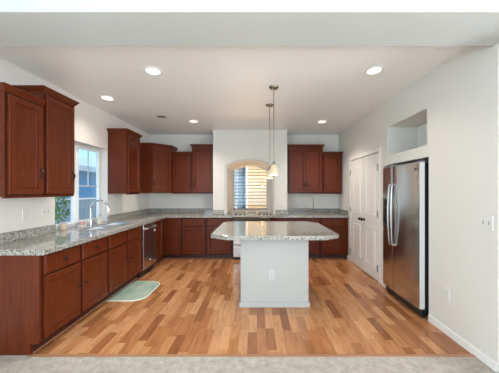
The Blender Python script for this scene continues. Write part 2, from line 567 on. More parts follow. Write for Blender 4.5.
# arched window in the alcove
def arched_window():
    y0, y1 = 5.985, 6.035
    out = arch(AX0, AX1, CT+0.001, AZS-0.001, AZA-0.001)
    i1 = arch(-0.606, 0.262, 0.955, 1.95-0.01, 2.078)
    i2 = arch(-0.585, 0.241, 0.975, 1.93, 2.056)
    def ring(a, b, y0, y1):
        s = MB()
        bm = s.bm
        A0 = [bm.verts.new((x, y0, z)) for x, z in a]; A1 = [bm.verts.new((x, y1, z)) for x, z in a]
        B0 = [bm.verts.new((x, y0, z)) for x, z in b]; B1 = [bm.verts.new((x, y1, z)) for x, z in b]
        n = len(a)
        for k in range(n):
            j = (k+1) % n
            for q in ((A0[k], A0[j], B0[j], B0[k]), (A1[k], B1[k], B1[j], A1[j]), (A0[k], A1[k], A1[j], A0[j]), (B0[k], B0[j], B1[j], B1[k])):
                bm.faces.new(q)
        return s
    o = struct(ring(out, i1, y0, y1), 'window_2', M['wall'])
    ring(i1, i2, y0+0.008, y1-0.006).build('window_frame', M['vinyl'], o)
    MB().rings([[(x, y0+0.025, z) for x, z in i2], [(x, y0+0.029, z) for x, z in i2]]).build('pane', M['glass'], o)
    struct(MB().box(AX0+0.002, AX1-0.002, 5.885, 5.984, CT+0.001, CT+0.02), 'window_sill', M['trim'], bevel=0.003)
arched_window()
def window_blind():
    t = thing('window_blind', 'horizontal slat blind hanging inside the arched window', 'window blind', (-0.172, 5.955, CT+0.021))
    zt = CT+0.021
    hw0, zs, za = 0.420, 1.93, 2.056
    h = za-zs; R = (hw0*hw0+h*h)/(2*h); cz = za-R
    z = zt+0.035
    while z < za-0.01:
        hw = hw0 if z < zs else math.sqrt(max(R*R-(z-cz)**2, 0.0001))
        a = math.radians(13)
        c_, s_ = 0.026*math.cos(a), 0.026*math.sin(a)
        zz = z-zt
        MB().rings([[(x, -c_, zz-s_-0.002), (x, c_, zz+s_-0.002), (x, c_, zz+s_+0.002), (x, -c_, zz-s_+0.002)] for x in (-hw, hw)]).build('slat', M['slat'], t)
        z += 0.0835
    for x in (-0.25, 0.25):
        MB().tube([(x, 0, 0.02), (x, 0, 1.05)], 0.0012, 6).build('cord', M['slat'], t)
window_blind()

# ------------------------------------------------------------------ pantry double door
def pantry():
    W = DY1-DY0-0.01
    o = bpy.data.objects.new('door_1', None)
    COL.objects.link(o); o['kind'] = 'structure'
    o.location = (XR, DY1-0.005, 0); o.rotation_euler = (0, 0, -PI/2)
    # casing, flat around the opening
    c = MB().grid([-0.062, 0.003, W-0.003, W+0.062], [0.0, DZ-0.008, DZ+0.055], [(0.003, W-0.003, 0, DZ-0.008)], -0.014, 0.0, 'xzy')
    c.build('casing', M['trim'], o, bevel=0.004)
    for i in range(2):
        x0 = 0.008 + i*(W/2-0.003); x1 = x0 + W/2 - 0.013
        m = MB().panel(x0, x1, 0.012, DZ-0.014, [(0, -0.035), (0, -0.002), (0.003, 0.001)], 0.0)
        leaf = m.build('door_leaf', M['door'], o)
        def outline(poly, ccw_top):
            s = MB()
            R = []
            for ins, f in ((0, 0.0005), (0.005, 0.008), (0.014, 0.008), (0.020, 0.001), (0.034, 0.001), (0.062, 0.006)):
                q = offset_poly(poly, [-ins]*len(poly))
                R.append([(x, -f-0.0005, z) for x, z in q])
            return s.rings(R, cap0=False)
        ax0, ax1 = x0+0.10, x1-0.10
        outline([(ax0, 0.20), (ax1, 0.20), (ax1, 0.80), (ax0, 0.80)], 0).build('door_panel', M['door'], leaf)
        outline(arch(ax0, ax1, 1.02, 1.80, 1.87, 12), 1).build('door_panel', M['door'], leaf)
        kx = x1-0.045 if i == 0 else x0+0.045
        k = MB().lathe([(0.026, 0.0), (0.026, -0.006), (0.010, -0.010), (0.010, -0.035), (0.024, -0.042), (0.028, -0.055), (0.020, -0.066), (0.004, -0.069)], (kx, 0, 0.93), 16, 'y')
        k.build('door_knob', M['bronze'], leaf, smooth=True)
        hx = 0.002 if i == 0 else W-0.004
        for hz in (0.22, 1.06, 1.80):
            MB().box(hx-0.010, hx+0.010, -0.022, -0.014, hz-0.05, hz+0.05).lathe([(0.006, hz-0.055), (0.006, hz+0.055)], (hx, -0.022, 0), 8, 'z').build('hinge', M['hinge'], o)
pantry()

# ------------------------------------------------------------------ cabinets
DOOR = [(0, 0.0), (0, 0.018), (0.003, 0.021), (0.050, 0.021), (0.053, 0.011), (0.060, 0.014), (0.066, 0.014), (0.070, 0.006), (0.076, 0.006)]
DRAWER = [(0, 0.0), (0, 0.013), (0.010, 0.021), (0.014, 0.021)]

def knob(parent, x, z, y):
    MB().lathe([(0.009, 0.0), (0.007, -0.004), (0.006, -0.014), (0.015, -0.019), (0.017, -0.025), (0.012, -0.030), (0.003, -0.032)], (x, y, z), 14, 'y').build('knob', M['bronze'], parent, smooth=True)

def pull(parent, x, z, y, h=0.10):
    pts = [(x, y+0.001, z-h/2)]
    for k in range(9):
        t = k/8
        pts.append((x, y-0.012-0.018*math.sin(PI*t), z-h/2+0.008+(h-0.016)*t))
    pts.append((x, y+0.001, z+h/2))
    MB().tube(pts, 0.007, 8).build('pull_handle', M['bronze'], parent, smooth=True)

BD = 0.59    # carcass depth
def base_cabinet(label, loc, rz, W, doors, drawers, end_panel=False, extra=None):
    """local: x along the run, back at y=0, front at y=-BD"""
    t = thing('base_cabinet', label, 'cabinet', loc, rz, 'cherry base cabinets')
    c = MB()
    f = -BD
    c.box(0.001, 0.018, f, 0, 0.10, 0.874).box(W-0.018, W-0.001, f, 0, 0.10, 0.874)
    c.box(0.018, W-0.018, f+0.02, 0, 0.10, 0.118).box(0.018, W-0.018, -0.01, 0, 0.118, 0.874)
    c.build('carcass', M['cherry'], t)
    ff = MB()
    # face frame with openings behind the doors and drawers
    xs = sorted({0.001, W-0.001} | {v for d in doors for v in (d[0]+0.012, d[1]-0.012)})
    zs = [0.10, 0.14, 0.668, 0.70, 0.845, 0.874]
    holes = [(d[0]+0.012, d[1]-0.012, 0.14, 0.668) for d in doors] + ([(d[0]+0.012, d[1]-0.012, 0.70, 0.845) for d in doors] if drawers else [])
    ff.grid(xs, zs, holes, f-0.001, f+0.018, 'xzy').build('face_frame_or_shade_plate', M['cherry_frame_shade'], t)
    top = 0.672 if drawers else 0.858
    for d in doors:
        m = MB().panel(d[0], d[1], 0.126, top, DOOR, f-0.001).build('door', M['cherry'], t)
        if d[2]:
            kx = d[0]+0.028 if d[2] == 'l' else d[1]-0.028
            knob(m, kx, 0.44, f-0.020)
    for d in drawers:
        m = MB().panel(d[0], d[1], 0.69, 0.858, DRAWER, f-0.001).build('drawer', M['cherry'], t)
        if len(d) < 3 or d[2]:
            knob(m, (d[0]+d[1])/2, 0.775, f-0.020)
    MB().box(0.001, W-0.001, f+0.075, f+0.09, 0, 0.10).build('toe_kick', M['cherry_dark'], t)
    MB().box(0.0, W, f+0.062, f+0.0745, 0, 0.016).build('shoe_moulding', M['cherry_edge'], t, bevel=0.004)
    if end_panel:
        p = [(-0.0, 0.0), (f+0.075, 0.0), (f+0.075, 0.10), (f-0.002, 0.10), (f-0.002, 0.874), (0, 0.874)]
        MB().rings([[(-0.020, y, z) for y, z in p], [(0.0, y, z) for y, z in p]]).build('end_panel', M['cherry'], t, bevel=0.002)
    return t

LX = XL+0.005
y0 = 2.07
base_cabinet('cherry base cabinet nearest the carpet with flush end panel and two drawers', (LX, y0, 0), PI/2, 0.91,
             [(0.022, 0.440, 'r'), (0.475, 0.893, 'l')], [(0.022, 0.440), (0.475, 0.893)], end_panel=True)
base_cabinet('cherry sink base cabinet with two blank drawer fronts below the sink', (LX, 2.982, 0), PI/2, 0.878,
             [(0.022, 0.440, 'r'), (0.474, 0.858, 'l')], [(0.022, 0.440, 0), (0.474, 0.858, 0)])

def corner_cabinet():
    t = thing('corner_base_cabinet', 'L-shaped cherry corner base cabinet between the dishwasher and the back wall', 'cabinet', (LX, 5.475, 0), 0, 'cherry base cabinets')
    # local: x right, y towards camera negative
    yl = 4.385-5.475
    bx = -1.60-LX
    poly = [(0, 0), (0, yl), (0.59, yl), (0.59, -0.585), (bx, -0.585), (bx, 0)]
    MB().prism(poly, 0.10, 0.874).build('carcass', M['cherry'], t)
    toe = [(0, 0), (0, yl), (0.515, yl), (0.515, -0.51), (bx, -0.51), (bx, 0)]
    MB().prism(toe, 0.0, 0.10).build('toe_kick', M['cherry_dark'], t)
    s = MB()
    s.box(0.516, 0.528, yl, -0.523, 0, 0.016).box(0.516, bx, -0.523, -0.511, 0, 0.016)
    s.build('shoe_moulding', M['cherry_edge'], t)
    # door on the left leg faces +x
    d = MB().panel(0.015, 0.325, 0.126, 0.858, DOOR, 0)
    o = d.build('door', M['cherry'], t); o.location = (0.590, yl, 0); o.rotation_euler = (0, 0, PI/2)
    knob(o, 0.04, 0.44, -0.019)
    d = MB().panel(0, 0.215, 0.126, 0.858, DOOR, 0)
    o = d.build('door', M['cherry'], t); o.location = (-1.862-LX, -0.585, 0)
corner_cabinet()
YBK = 5.475
base_cabinet('cherry base cabinet on the back wall right beside the corner cabinet', (-1.599, YBK-0.0, 0), 0, 0.543,
             [(0.055, 0.515, 'l')], [(0.055, 0.515)])
base_cabinet('cherry base cabinet immediately left of the range', (-1.054, YBK, 0), 0, 0.547,
             [(0.025, 0.503, 'l')], [(0.025, 0.503)])
base_cabinet('wide two-door cherry base cabinet right of the range, mostly behind the island', (0.272, YBK, 0), 0, 1.036,
             [(0.030, 0.500, 'r'), (0.536, 1.010, 'l')], [(0.030, 0.500), (0.536, 1.010)])
t = base_cabinet('single-door cherry base cabinet next to the white pantry doors', (1.310, YBK, 0), 0, 0.52,
             [(0.022, 0.500, 'l')], [(0.022, 0.500)])
MB().box(0.521, 0.584, -BD-0.001, -BD+0.018, 0.10, 0.874).build('filler_strip', M['cherry'], t)
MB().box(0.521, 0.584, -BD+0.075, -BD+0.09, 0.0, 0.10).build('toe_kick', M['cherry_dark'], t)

# wall cabinets
def crown(poly, offs, z, h, t):
    prof = [(0.0, 0.0), (0.006, 0.0), (0.008, 0.2*h), (0.016, 0.35*h), (0.030, 0.75*h), (0.036, 0.78*h), (0.036, h)]
    R = []
    for o, dz in prof:
        R.append([(x, y, z+dz) for x, y in offset_poly(poly, [o*k for k in offs])])
    MB().rings(R).build('crown_moulding', M['cherry'], t)

UD = 0.31
UB = 1.385
def wall_cabinet(label, loc, rz, W, top, doors, ch=0.06, left=1, right=1):
    t = thing('wall_cabinet', label, 'cabinet', loc, rz, 'cherry wall cabinets')
    MB().box(0.001, W-0.001, -UD, 0, UB, top).build('carcass', M['cherry'], t, bevel=0.0015)
    for d in doors:
        m = MB().panel(d[0], d[1], UB+0.022, top-0.018, DOOR, -UD-0.0036).build('door', M['cherry'], t)
        px = d[0]+0.030 if d[2] == 'l' else d[1]-0.030
        pull(m, px, d[3] if len(d) > 3 else 1.59, -UD-0.020)
    MB().box(0.0015, W-0.0015, -UD-0.0035, -UD-0.0008, UB+0.001, top-0.001).build('face_frame_or_shade_plate', M['cherry_frame_shade'], t)  # thin darkened plate, carries the shade around the doors
    MB().box(0.001, W-0.001, -UD, -UD+0.02, UB-0.014, UB-0.0005).build('light_rail', M['cherry'], t)
    poly = [(0.001, 0), (0.001, -UD-0.004), (W-0.001, -UD-0.004), (W-0.001, 0)]
    crown(poly, [left, 1, right, 0], top+0.0005, ch, t)
    return t
wall_cabinet('shorter cherry wall cabinet nearest the camera on the left wall', (LX, 2.03, 0), PI/2, 0.368, 2.30, [(0.022, 0.350, 'r', 1.61)], left=1, right=0)
wall_cabinet('taller cherry wall cabinet directly left of the kitchen window', (LX, 2.400, 0), PI/2, 0.405, 2.44, [(0.022, 0.385, 'r', 1.61)])
wall_cabinet('tall cherry wall cabinet just past the kitchen window, before the corner', (LX, 3.93, 0), PI/2, 0.445, 2.41, [(0.020, 0.425, 'l')])

def corner_wall_cabinet():
    t = thing('corner_wall_cabinet', 'cherry wall cabinet with diagonal door set across the back left corner', 'cabinet', (LX, YBK, 0), 0, 'cherry wall cabinets')
    p = [(0.0, 0), (0.0, -0.625), (0.325, -0.625), (0.622, -0.328), (0.622, 0)]
    MB().prism(p, UB, 2.36).build('carcass', M['cherry'], t)
    W = math.dist(p[2], p[3])
    m = MB().panel(0.012, W-0.012, UB+0.022, 2.342, DOOR, -0.001).build('door', M['cherry'], t)
    m.location = (p[2][0], p[2][1], 0); m.rotation_euler = (0, 0, PI/4)
    pull(m, 0.042, 1.58, -0.020)
    crown(p, [0, 1, 1, 1, 0], 2.3605, 0.06, t)
corner_wall_cabinet()
wall_cabinet('short cherry wall cabinet lower than both its neighbours left of the arch', (-1.868, YBK, 0), 0, 0.434, 2.225, [(0.022, 0.412, 'r', 1.58)], left=0, right=0)
wall_cabinet('taller single-door cherry wall cabinet touching the wall projection', (-1.432, YBK, 0), 0, 0.470, 2.39, [(0.022, 0.448, 'l', 1.58)], right=0.3)
wall_cabinet('double-door cherry wall cabinet right of the arched window', (0.684, YBK, 0), 0, 0.762, 2.385, [(0.022, 0.378, 'r', 1.58), (0.388, 0.742, 'l', 1.58)], left=0.5)
wall_cabinet('short narrow cherry wall cabinet at the far right end by the pantry', (1.448, YBK, 0), 0, 0.402, 2.235, [(0.022, 0.384, 'l', 1.58)], left=0, ch=0.05)

# ------------------------------------------------------------------ worktops
def worktop_left():
    xs = [XL+0.001, -2.335, -1.965, -1.85, -0.945, -0.506]
    ys = [2.035, WY0+0.002, 3.02, 3.395, 3.435, 3.81, WY1-0.002, 4.845, 5.048, YB-0.002]
    holes = [(-2.335, -1.965, 3.02, 3.81), (-1.85, 0, 0, 4.845), (-0.945, 0, 5.048, 9)]
    t = MB().grid(xs, ys, holes, CT-0.05, CT, 'xyz').build('countertop', M['granite'], bevel=0.005)
    tag(t, 'L-shaped speckled granite countertop along left wall and back corner', 'countertop')
    z0, z1 = CT+0.0003, 1.022
    s = 0.02
    MB().box(XL+0.001, XL+s, 2.04, WY0-0.002, z0, z1).build('backsplash', M['granite'], t, bevel=0.003)
    MB().box(XL+0.001, XL+s, WY1+0.002, YB-0.002, z0, z1).build('backsplash', M['granite'], t, bevel=0.003)
    MB().box(XL+s, -0.946-s, YB-s, YB-0.001, z0, z1).build('backsplash', M['granite'], t, bevel=0.003)
    MB().box(-0.945-s, -0.946, 5.05-s, YB-0.001, z0, z1).build('backsplash', M['granite'], t, bevel=0.003)
    MB().box(-0.945, -0.705, 5.05-s, 5.049, z0, z1).build('backsplash', M['granite'], t, bevel=0.003)
worktop_left()
struct(MB().box(-2.597, XL+0.0005, WY0+0.002, WY1-0.002, CT-0.05, CT), 'window_sill', M['granite'])
struct(MB().box(0.66, 1.325, YB-0.0015, YB+0.064, CT-0.048, CT-0.0003), 'trim_3', M['granite'])
def worktop_right():
    xs = [0.268, 0.65, 0.66, 1.325, XR-0.003]
    ys = [4.845, 5.048, YB-0.002]
    t = MB().grid(xs, ys, [(0, 0.65, 5.048, 9)], CT-0.05, CT-0.0003, 'xyz').build('countertop', M['granite'], bevel=0.005)
    tag(t, 'straight speckled granite countertop right of the range under wall cabinets', 'countertop')
    z0, z1 = CT, 1.022
    s = 0.02
    MB().box(0.393, 0.65, 5.05-s, 5.049, z0, z1).build('backsplash', M['granite'], t, bevel=0.003)
    MB().box(0.651, 0.65+s, 5.05-s, YB-0.001, z0, z1).build('backsplash', M['granite'], t, bevel=0.003)
    MB().box(0.662, 1.322, YB+0.043, YB+0.064, z0, z1).build('backsplash', M['granite'], t, bevel=0.003)
    MB().box(1.332, XR-0.002, YB-s, YB-0.001, z0, z1).build('backsplash', M['granite'], t, bevel=0.003)
    MB().box(XR-s, XR-0.002, 4.88, YB-s-0.001, z0, z1).build('backsplash', M['granite'], t, bevel=0.003)
worktop_right()

# ------------------------------------------------------------------ sink, tap and small things by the window
def sink():
    t = thing('kitchen_sink', 'double-bowl stainless sink set into granite in front of the window', 'sink', (-2.15, 3.415, CT))
    MB().grid([-0.20, -0.165, 0.165, 0.20], [-0.405, -0.375, -0.015, 0.015, 0.375, 0.405], [(-0.165, 0.165, -0.375, -0.015), (-0.165, 0.165, 0.015, 0.375)], 0.0005, 0.006, 'xyz').build('rim', M['chrome'], t, bevel=0.002)
    for (a, c) in ((-0.375, -0.015), (0.015, 0.375)):
        R = []
        for ins, z in ((-0.003, -0.001), (0.0, -0.01), (0.012, -0.15), (0.03, -0.17), (0.05, -0.172)):
            R.append([(-0.165+ins, a+ins, z), (0.165-ins, a+ins, z), (0.165-ins, c-ins, z), (-0.165+ins, c-ins, z)])
        bb = MB().rings(R, cap0=False).build('basin', M['steel'], t)
        MB().lathe([(0.035, -0.1715), (0.035, -0.169), (0.028, -0.169), (0.02, -0.171)], (0, (a+c)/2, 0), 16).build('drain', M['chrome'], bb, smooth=True)
sink()
def faucet():
    t = thing('kitchen_faucet', 'chrome gooseneck kitchen faucet standing behind the sink', 'faucet', (-2.415, 3.415, CT+0.001))
    MB().lathe([(0.030, 0), (0.030, 0.008), (0.022, 0.016), (0.021, 0.09), (0.016, 0.105)], (0, 0, 0.0), 16).build('base', M['chrome'], t, smooth=True)
    pts = [(0, 0, 0.095), (0, 0, 0.18), (0, 0, 0.245)]
    R = 0.125
    for k in range(1, 13):
        a = PI*k/12*0.93
        pts.append((R-R*math.cos(a), 0, 0.245+R*math.sin(a)))
    MB().tube(pts, 0.0135, 12).build('spout', M['chrome'], t, smooth=True)
    e = Vector(pts[-1])
    MB().tube([e+Vector((0, 0, 0.012)), e+Vector((0.004, 0, -0.02)), e+Vector((0.010, 0, -0.07))], [0.016, 0.018, 0.021], 12).build('spray_head', M['chrome'], t, smooth=True)
    MB().tube([(0, 0.015, 0.06), (0, 0.045, 0.065), (0.01, 0.075, 0.10), (0.015, 0.09, 0.125)], [0.011, 0.010, 0.007, 0.006], 8).build('lever_handle', M['chrome'], t, smooth=True)
faucet()
t = thing('soap_dispenser', 'small beige pump bottle right of the faucet', 'soap bottle', (-2.42, 3.60, CT+0.001))
MB().lathe([(0.030, 0.0), (0.034, 0.004), (0.034, 0.095), (0.024, 0.108), (0.012, 0.113)], (0, 0, 0), 16).build('bottle', M['clear_plastic'], t, smooth=True)
MB().tube([(0, 0, 0.112), (0, 0, 0.145), (0.012, 0, 0.150), (0.035, 0, 0.143)], 0.006, 8).build('pump', M['chrome'], t, smooth=True)
tag(MB().lathe([(0.026, 0.0), (0.035, 0.004), (0.040, 0.085), (0.037, 0.085), (0.032, 0.012), (0.004, 0.010)], (-2.535, 3.075, CT+0.0005), 18).build('cup', M['beige'], smooth=True),
    'small beige cup on the sill at the near end of the kitchen window', 'cup')
t = thing('sponge_holder', 'small dish with a pinkish sponge between cup and faucet', 'sponge holder', (-2.50, 3.36, CT+0.001))
MB().rings([[(-0.025-i, -0.05-i, z), (0.025+i, -0.05-i, z), (0.025+i, 0.05+i, z), (-0.025-i, 0.05+i, z)] for i, z in ((0, 0.0), (0.006, 0.022), (0.003, 0.022), (-0.002, 0.006))]).build('dish', M['white_plastic'], t)
MB().box(-0.018, 0.018, -0.04, 0.04, 0.0065, 0.070).build('sponge', M['pink'], t, bevel=0.006)

# ------------------------------------------------------------------ dishwasher
def dishwasher():
    W = 0.508
    t = thing('dishwasher', 'stainless dishwasher built in under the left countertop', 'dishwasher', (LX, 3.868, 0), PI/2)
    MB().box(0.002, W-0.002, -0.575, 0, 0.10, 0.868).build('body', M['steel_side'], t)
    MB().box(0.004, W-0.004, -0.56, -0.50, 0.0, 0.099).build('toe_panel', M['black'], t)
    MB().panel(0.004, W-0.004, 0.115, 0.775, [(0, -0.035), (0, 0.008), (0.006, 0.014)], -0.61).build('door', M['steel'], t)
    MB().panel(0.004, W-0.004, 0.778, 0.868, [(0, -0.035), (0, 0.008), (0.005, 0.014)], -0.61).build('control_panel', M['steel'], t)
    pts = [(0.05, -0.624, 0.80), (0.055, -0.650, 0.80)] + [(0.07+0.37*k/6, -0.662-0.008*math.sin(PI*k/6), 0.80) for k in range(7)] + [(0.455, -0.650, 0.80), (0.46, -0.624, 0.80)]
    MB().tube(pts, 0.012, 10).build('handle', M['chrome'], t, smooth=True)
    MB().lathe([(0.016, -0.6245), (0.016, -0.6255)], (0.25, 0, 0.235), 16, 'y').build('badge', M['paper'], t, label='small pale round badge')
    MB().box(0.40, 0.46, -0.6255, -0.6245, 0.70, 0.74).build('sticker', M['paper'], t, label='small white sticker')
dishwasher()

# ------------------------------------------------------------------ range
def cooking_range():
    W = 0.764
    t = thing('kitchen_range', 'stainless slide-in range below the arched window behind the island', 'range', (-0.500, 5.482, 0))
    MB().box(0.003, W-0.003, -0.60, -0.0, 0.06, 0.895).build('body', M['steel_side'], t)
    MB().box(0.0, W, -0.63, 0.0, 0.8955, CT+0.006).build('cooktop', M['stove_top'], t, bevel=0.003)
    for gx in (0.14, 0.382, 0.62):
        g = MB()
        for dx in (-0.095, 0.095):
            g.box(gx+dx-0.006, gx+dx+0.006, -0.56, -0.07, CT+0.022, CT+0.034)
        for k in range(4):
            yy = -0.56+0.158*k
            g.box(gx-0.101, gx+0.101, yy, yy+0.012, CT+0.020, CT+0.032)
        for dx in (-0.095, 0.095):
            for yy in (-0.56, -0.08):
                g.box(gx+dx-0.005, gx+dx+0.005, yy, yy+0.010, CT+0.0063, CT+0.024)
        g.build('grate', M['nickel'], t)
    MB().rings([[(x, -0.60, 0.80), (x, -0.632, 0.80), (x, -0.640, 0.87), (x, -0.632, 0.895), (x, -0.60, 0.895)] for x in (0.003, W-0.003)]).build('control_panel', M['control_brown'], t)
    for kx in (0.06, 0.15, 0.24, 0.55, 0.64, 0.71):
        MB().lathe([(0.018, CT+0.0065), (0.018, CT+0.022), (0.014, CT+0.030), (0.003, CT+0.031)], (kx, -0.600, 0), 14, 'z').build('knob', M['bronze'], t, smooth=True)
    d = MB().panel(0.006, W-0.006, 0.325, 0.795, [(0, -0.0), (0, 0.025), (0.008, 0.030)], -0.602).build('oven_door', M['steel'], t)
    MB().box(0.13, W-0.13, -0.6335, -0.6325, 0.44, 0.68).build('oven_window', M['black_glass'], d)
    MB().tube([(0.07, -0.632, 0.745), (0.075, -0.665, 0.745), (0.10, -0.675, 0.745), (W-0.10, -0.675, 0.745), (W-0.075, -0.665, 0.745), (W-0.07, -0.632, 0.745)], 0.011, 10).build('oven_handle', M['chrome'], d, smooth=True)
    MB().panel(0.006, W-0.006, 0.065, 0.300, [(0, 0.0), (0, 0.025), (0.008, 0.030)], -0.602).build('storage_drawer', M['steel'], t)
    MB().box(0.02, W-0.02, -0.58, -0.02, 0.0, 0.0599).build('plinth', M['black'], t)
cooking_range()
t = thing('salt_shaker', 'small white shaker on the ledge at left of the arched window', 'shaker', (-0.50, 5.70, CT))
MB().lathe([(0.032, 0), (0.034, 0.004), (0.029, 0.065)], (0, 0, 0), 14).build('jar', M['white_plastic'], t, smooth=True)
MB().lathe([(0.030, 0.0655), (0.030, 0.078), (0.018, 0.088), (0.003, 0.090)], (0, 0, 0), 14).build('lid', M['chrome'], t, smooth=True)

# ------------------------------------------------------------------ island
IX0, IX1, IY0, IY1 = -0.203, 0.637, 2.905, 3.80
t = thing('kitchen_island', 'white painted wall-like base in the middle of the wood floor', 'kitchen island', (0.217, 3.35, 0))
def isl(x0, x1, y0, y1, z0, z1):
    return MB().box(x0-0.217, x1-0.217, y0-3.35, y1-3.35, z0, z1)
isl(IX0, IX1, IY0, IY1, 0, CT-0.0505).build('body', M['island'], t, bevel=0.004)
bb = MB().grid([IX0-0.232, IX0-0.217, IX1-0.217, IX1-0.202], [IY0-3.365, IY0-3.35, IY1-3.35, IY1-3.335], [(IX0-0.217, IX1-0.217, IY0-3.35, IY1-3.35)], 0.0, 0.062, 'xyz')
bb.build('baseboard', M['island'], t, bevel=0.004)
top = [(-0.335, 2.66), (0.79, 2.66), (0.972, 2.79), (0.972, 3.72), (0.82, 3.93), (-0.41, 3.93), (-0.548, 3.80), (-0.548, 2.79)]
o = MB().prism(top, CT-0.05, CT).build('island_countertop', M['granite'], bevel=0.006)
tag(o, 'polished granite island top with clipped corners', 'countertop')

# ------------------------------------------------------------------ outlets and switches
def plate(name, label, cat, loc, rz, w, kind, pm='plate'):
    t = thing(name, label, cat, loc, rz)
    MB().panel(-w/2, w/2, -0.058, 0.058, [(0, 0.0), (0, 0.003), (0.004, 0.006)]).build('cover_plate', M[pm], t)
    if kind == 'outlet':
        for z in (-0.020, 0.020):
            s = MB().panel(-0.016, 0.016, z-0.014, z+0.014, [(0, 0), (0.001, 0.0015)], -0.006).build('socket', M[pm], t)
            MB().box(-0.008, -0.005, -0.0080, -0.0074, z-0.005, z+0.006).box(0.005, 0.008, -0.0080, -0.0074, z-0.005, z+0.006).build('slot', M['dark_slot'], s)
    else:
        n = 2 if w > 0.1 else 1
        for i in range(n):
            x = (i-(n-1)/2)*0.046
            MB().box(x-0.006, x+0.006, -0.0065, -0.0058, -0.013, 0.013).build('switch_slot', M['dark_slot'], t)
            MB().rings([[(x-0.004, -0.006, -0.004), (x+0.004, -0.006, -0.004), (x+0.004, -0.006, 0.006), (x-0.004, -0.006, 0.006)],
                        [(x-0.003, -0.016, 0.004), (x+0.003, -0.016, 0.004), (x+0.003, -0.016, 0.010), (x-0.003, -0.016, 0.010)]]).build('toggle', M['white_plastic'], t)
plate('wall_outlet', 'white outlet on the left wall under the nearest wall cabinet', 'outlet', (XL, 2.538, 1.178), PI/2, 0.075, 'outlet')
plate('light_switch', 'white double switch on left wall just before the kitchen window', 'light switch', (XL, 2.785, 1.19), PI/2, 0.115, 'switch')
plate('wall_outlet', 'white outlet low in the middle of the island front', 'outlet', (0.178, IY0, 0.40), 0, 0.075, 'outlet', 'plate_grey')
plate('light_switch', 'white double switch on bare right wall nearer than the fridge', 'light switch', (XR, 1.945, 1.175), -PI/2, 0.115, 'switch')
plate('wall_outlet', 'white outlet low on the right wall near the fridge', 'outlet', (XR, 2.354, 0.40), -PI/2, 0.075, 'outlet')
plate('wall_outlet', 'white outlet in the shallow recess under the right double-door wall cabinet', 'outlet', (0.985, YB+0.065, 1.17), 0, 0.075, 'outlet')

# ------------------------------------------------------------------ fridge
def fridge():
    y_far = 3.395
    W = 0.765
    t = thing('refrigerator', 'tall side-by-side stainless refrigerator standing in the right wall alcove', 'refrigerator', (1.80, y_far, 0), -PI/2)
    # local: x from far to near, -y is the front; front plane at y=0, body behind at positive y
    MB().box(0.004, W-0.004, 0.085, 0.74, 0.06, 1.755).build('body', M['black'], t)
    def door(x0, x1, name):
        s = MB()
        n = 10
        rings = []
        def prof(z, k):
            pts = []
            for i in range(n+1):
                u = i/n
                x = x0+(x1-x0)*u
                g = (x/W)
                bow = 0.016*(1-(2*g-1)**2)
                edge = 0.004 if i in (0, n) else 0.0
                pts.append((x, 0.016-bow+edge+k, z))
            return pts + [(x1, 0.078, z), (x0, 0.078, z)]
        s.rings([prof(0.105, 0.008), prof(0.112, 0), prof(1.757, 0), prof(1.765, 0.008)])
        return s.build(name, M['steel'], t, smooth=25)
    fz = door(0.002, 0.272, 'freezer_door')
    fr = door(0.279, W-0.002, 'fridge_door')
    # pale liner edge of the near door side
    MB().box(W-0.002, W+0.0005, 0.022, 0.077, 0.12, 1.75).build('door_edge', M['steel_side'], fr, label='pale grey door edge')
    MB().box(0.01, W-0.01, 0.0785, 0.0845, 0.11, 1.75).build('gasket', M['steel_side'], t)
    # bowed handles
    for (hx, par) in ((0.245, fz), (0.306, fr)):
        pts = [(hx, 0.004, 0.72), (hx, -0.025, 0.725)]
        for k in range(13):
            u = k/12
            pts.append((hx + (0.012 if par is fr else -0.002)*math.sin(PI*u), -0.028-0.020*math.sin(PI*u), 0.735+0.77*u))
        pts += [(hx, -0.025, 1.515), (hx, 0.004, 1.52)]
        MB().tube(pts, 0.0125, 10).build('door_handle', M['handle_steel'], par, smooth=True)
    # dispenser
    g = MB().grid([0.020, 0.032, 0.145, 0.157], [0.955, 0.975, 1.20, 1.335], [(0.032, 0.145, 0.975, 1.20)], -0.006, 0.012, 'xzy').build('dispenser_frame', M['badge'], fz, label='dark ice and water dispenser surround')
    g.location.y = 0.014
    MB().box(0.032, 0.145, -0.0075, -0.001, 0.976, 1.199).build('dispenser_recess', M['black'], g)
    MB().box(0.045, 0.13, -0.009, -0.0062, 1.225, 1.31).build('dispenser_panel', M['black_glass'], g)
    MB().lathe([(0.017, 0.004), (0.017, 0.0015), (0.013, 0.0005)], (W-0.055, 0.005, 1.685), 20, 'y').build('badge', M['badge'], fr, smooth=True, label='small dark round badge')
    MB().box(0.02, W-0.02, 0.05, 0.10, 0.022, 0.100).build('toe_grille', M['black'], t)
    for x in (0.04, W-0.04):
        MB().lathe([(0.022, -0.018), (0.022, 0.018)], (x, 0.075, 0.022), 14, 'x').build('wheel', M['black'], t, smooth=True)
    for x in (0.04, W-0.04):
        MB().box(x-0.035, x+0.035, 0.03, 0.13, 1.7655, 1.785).build('hinge_cover', M['badge'], t)
fridge()

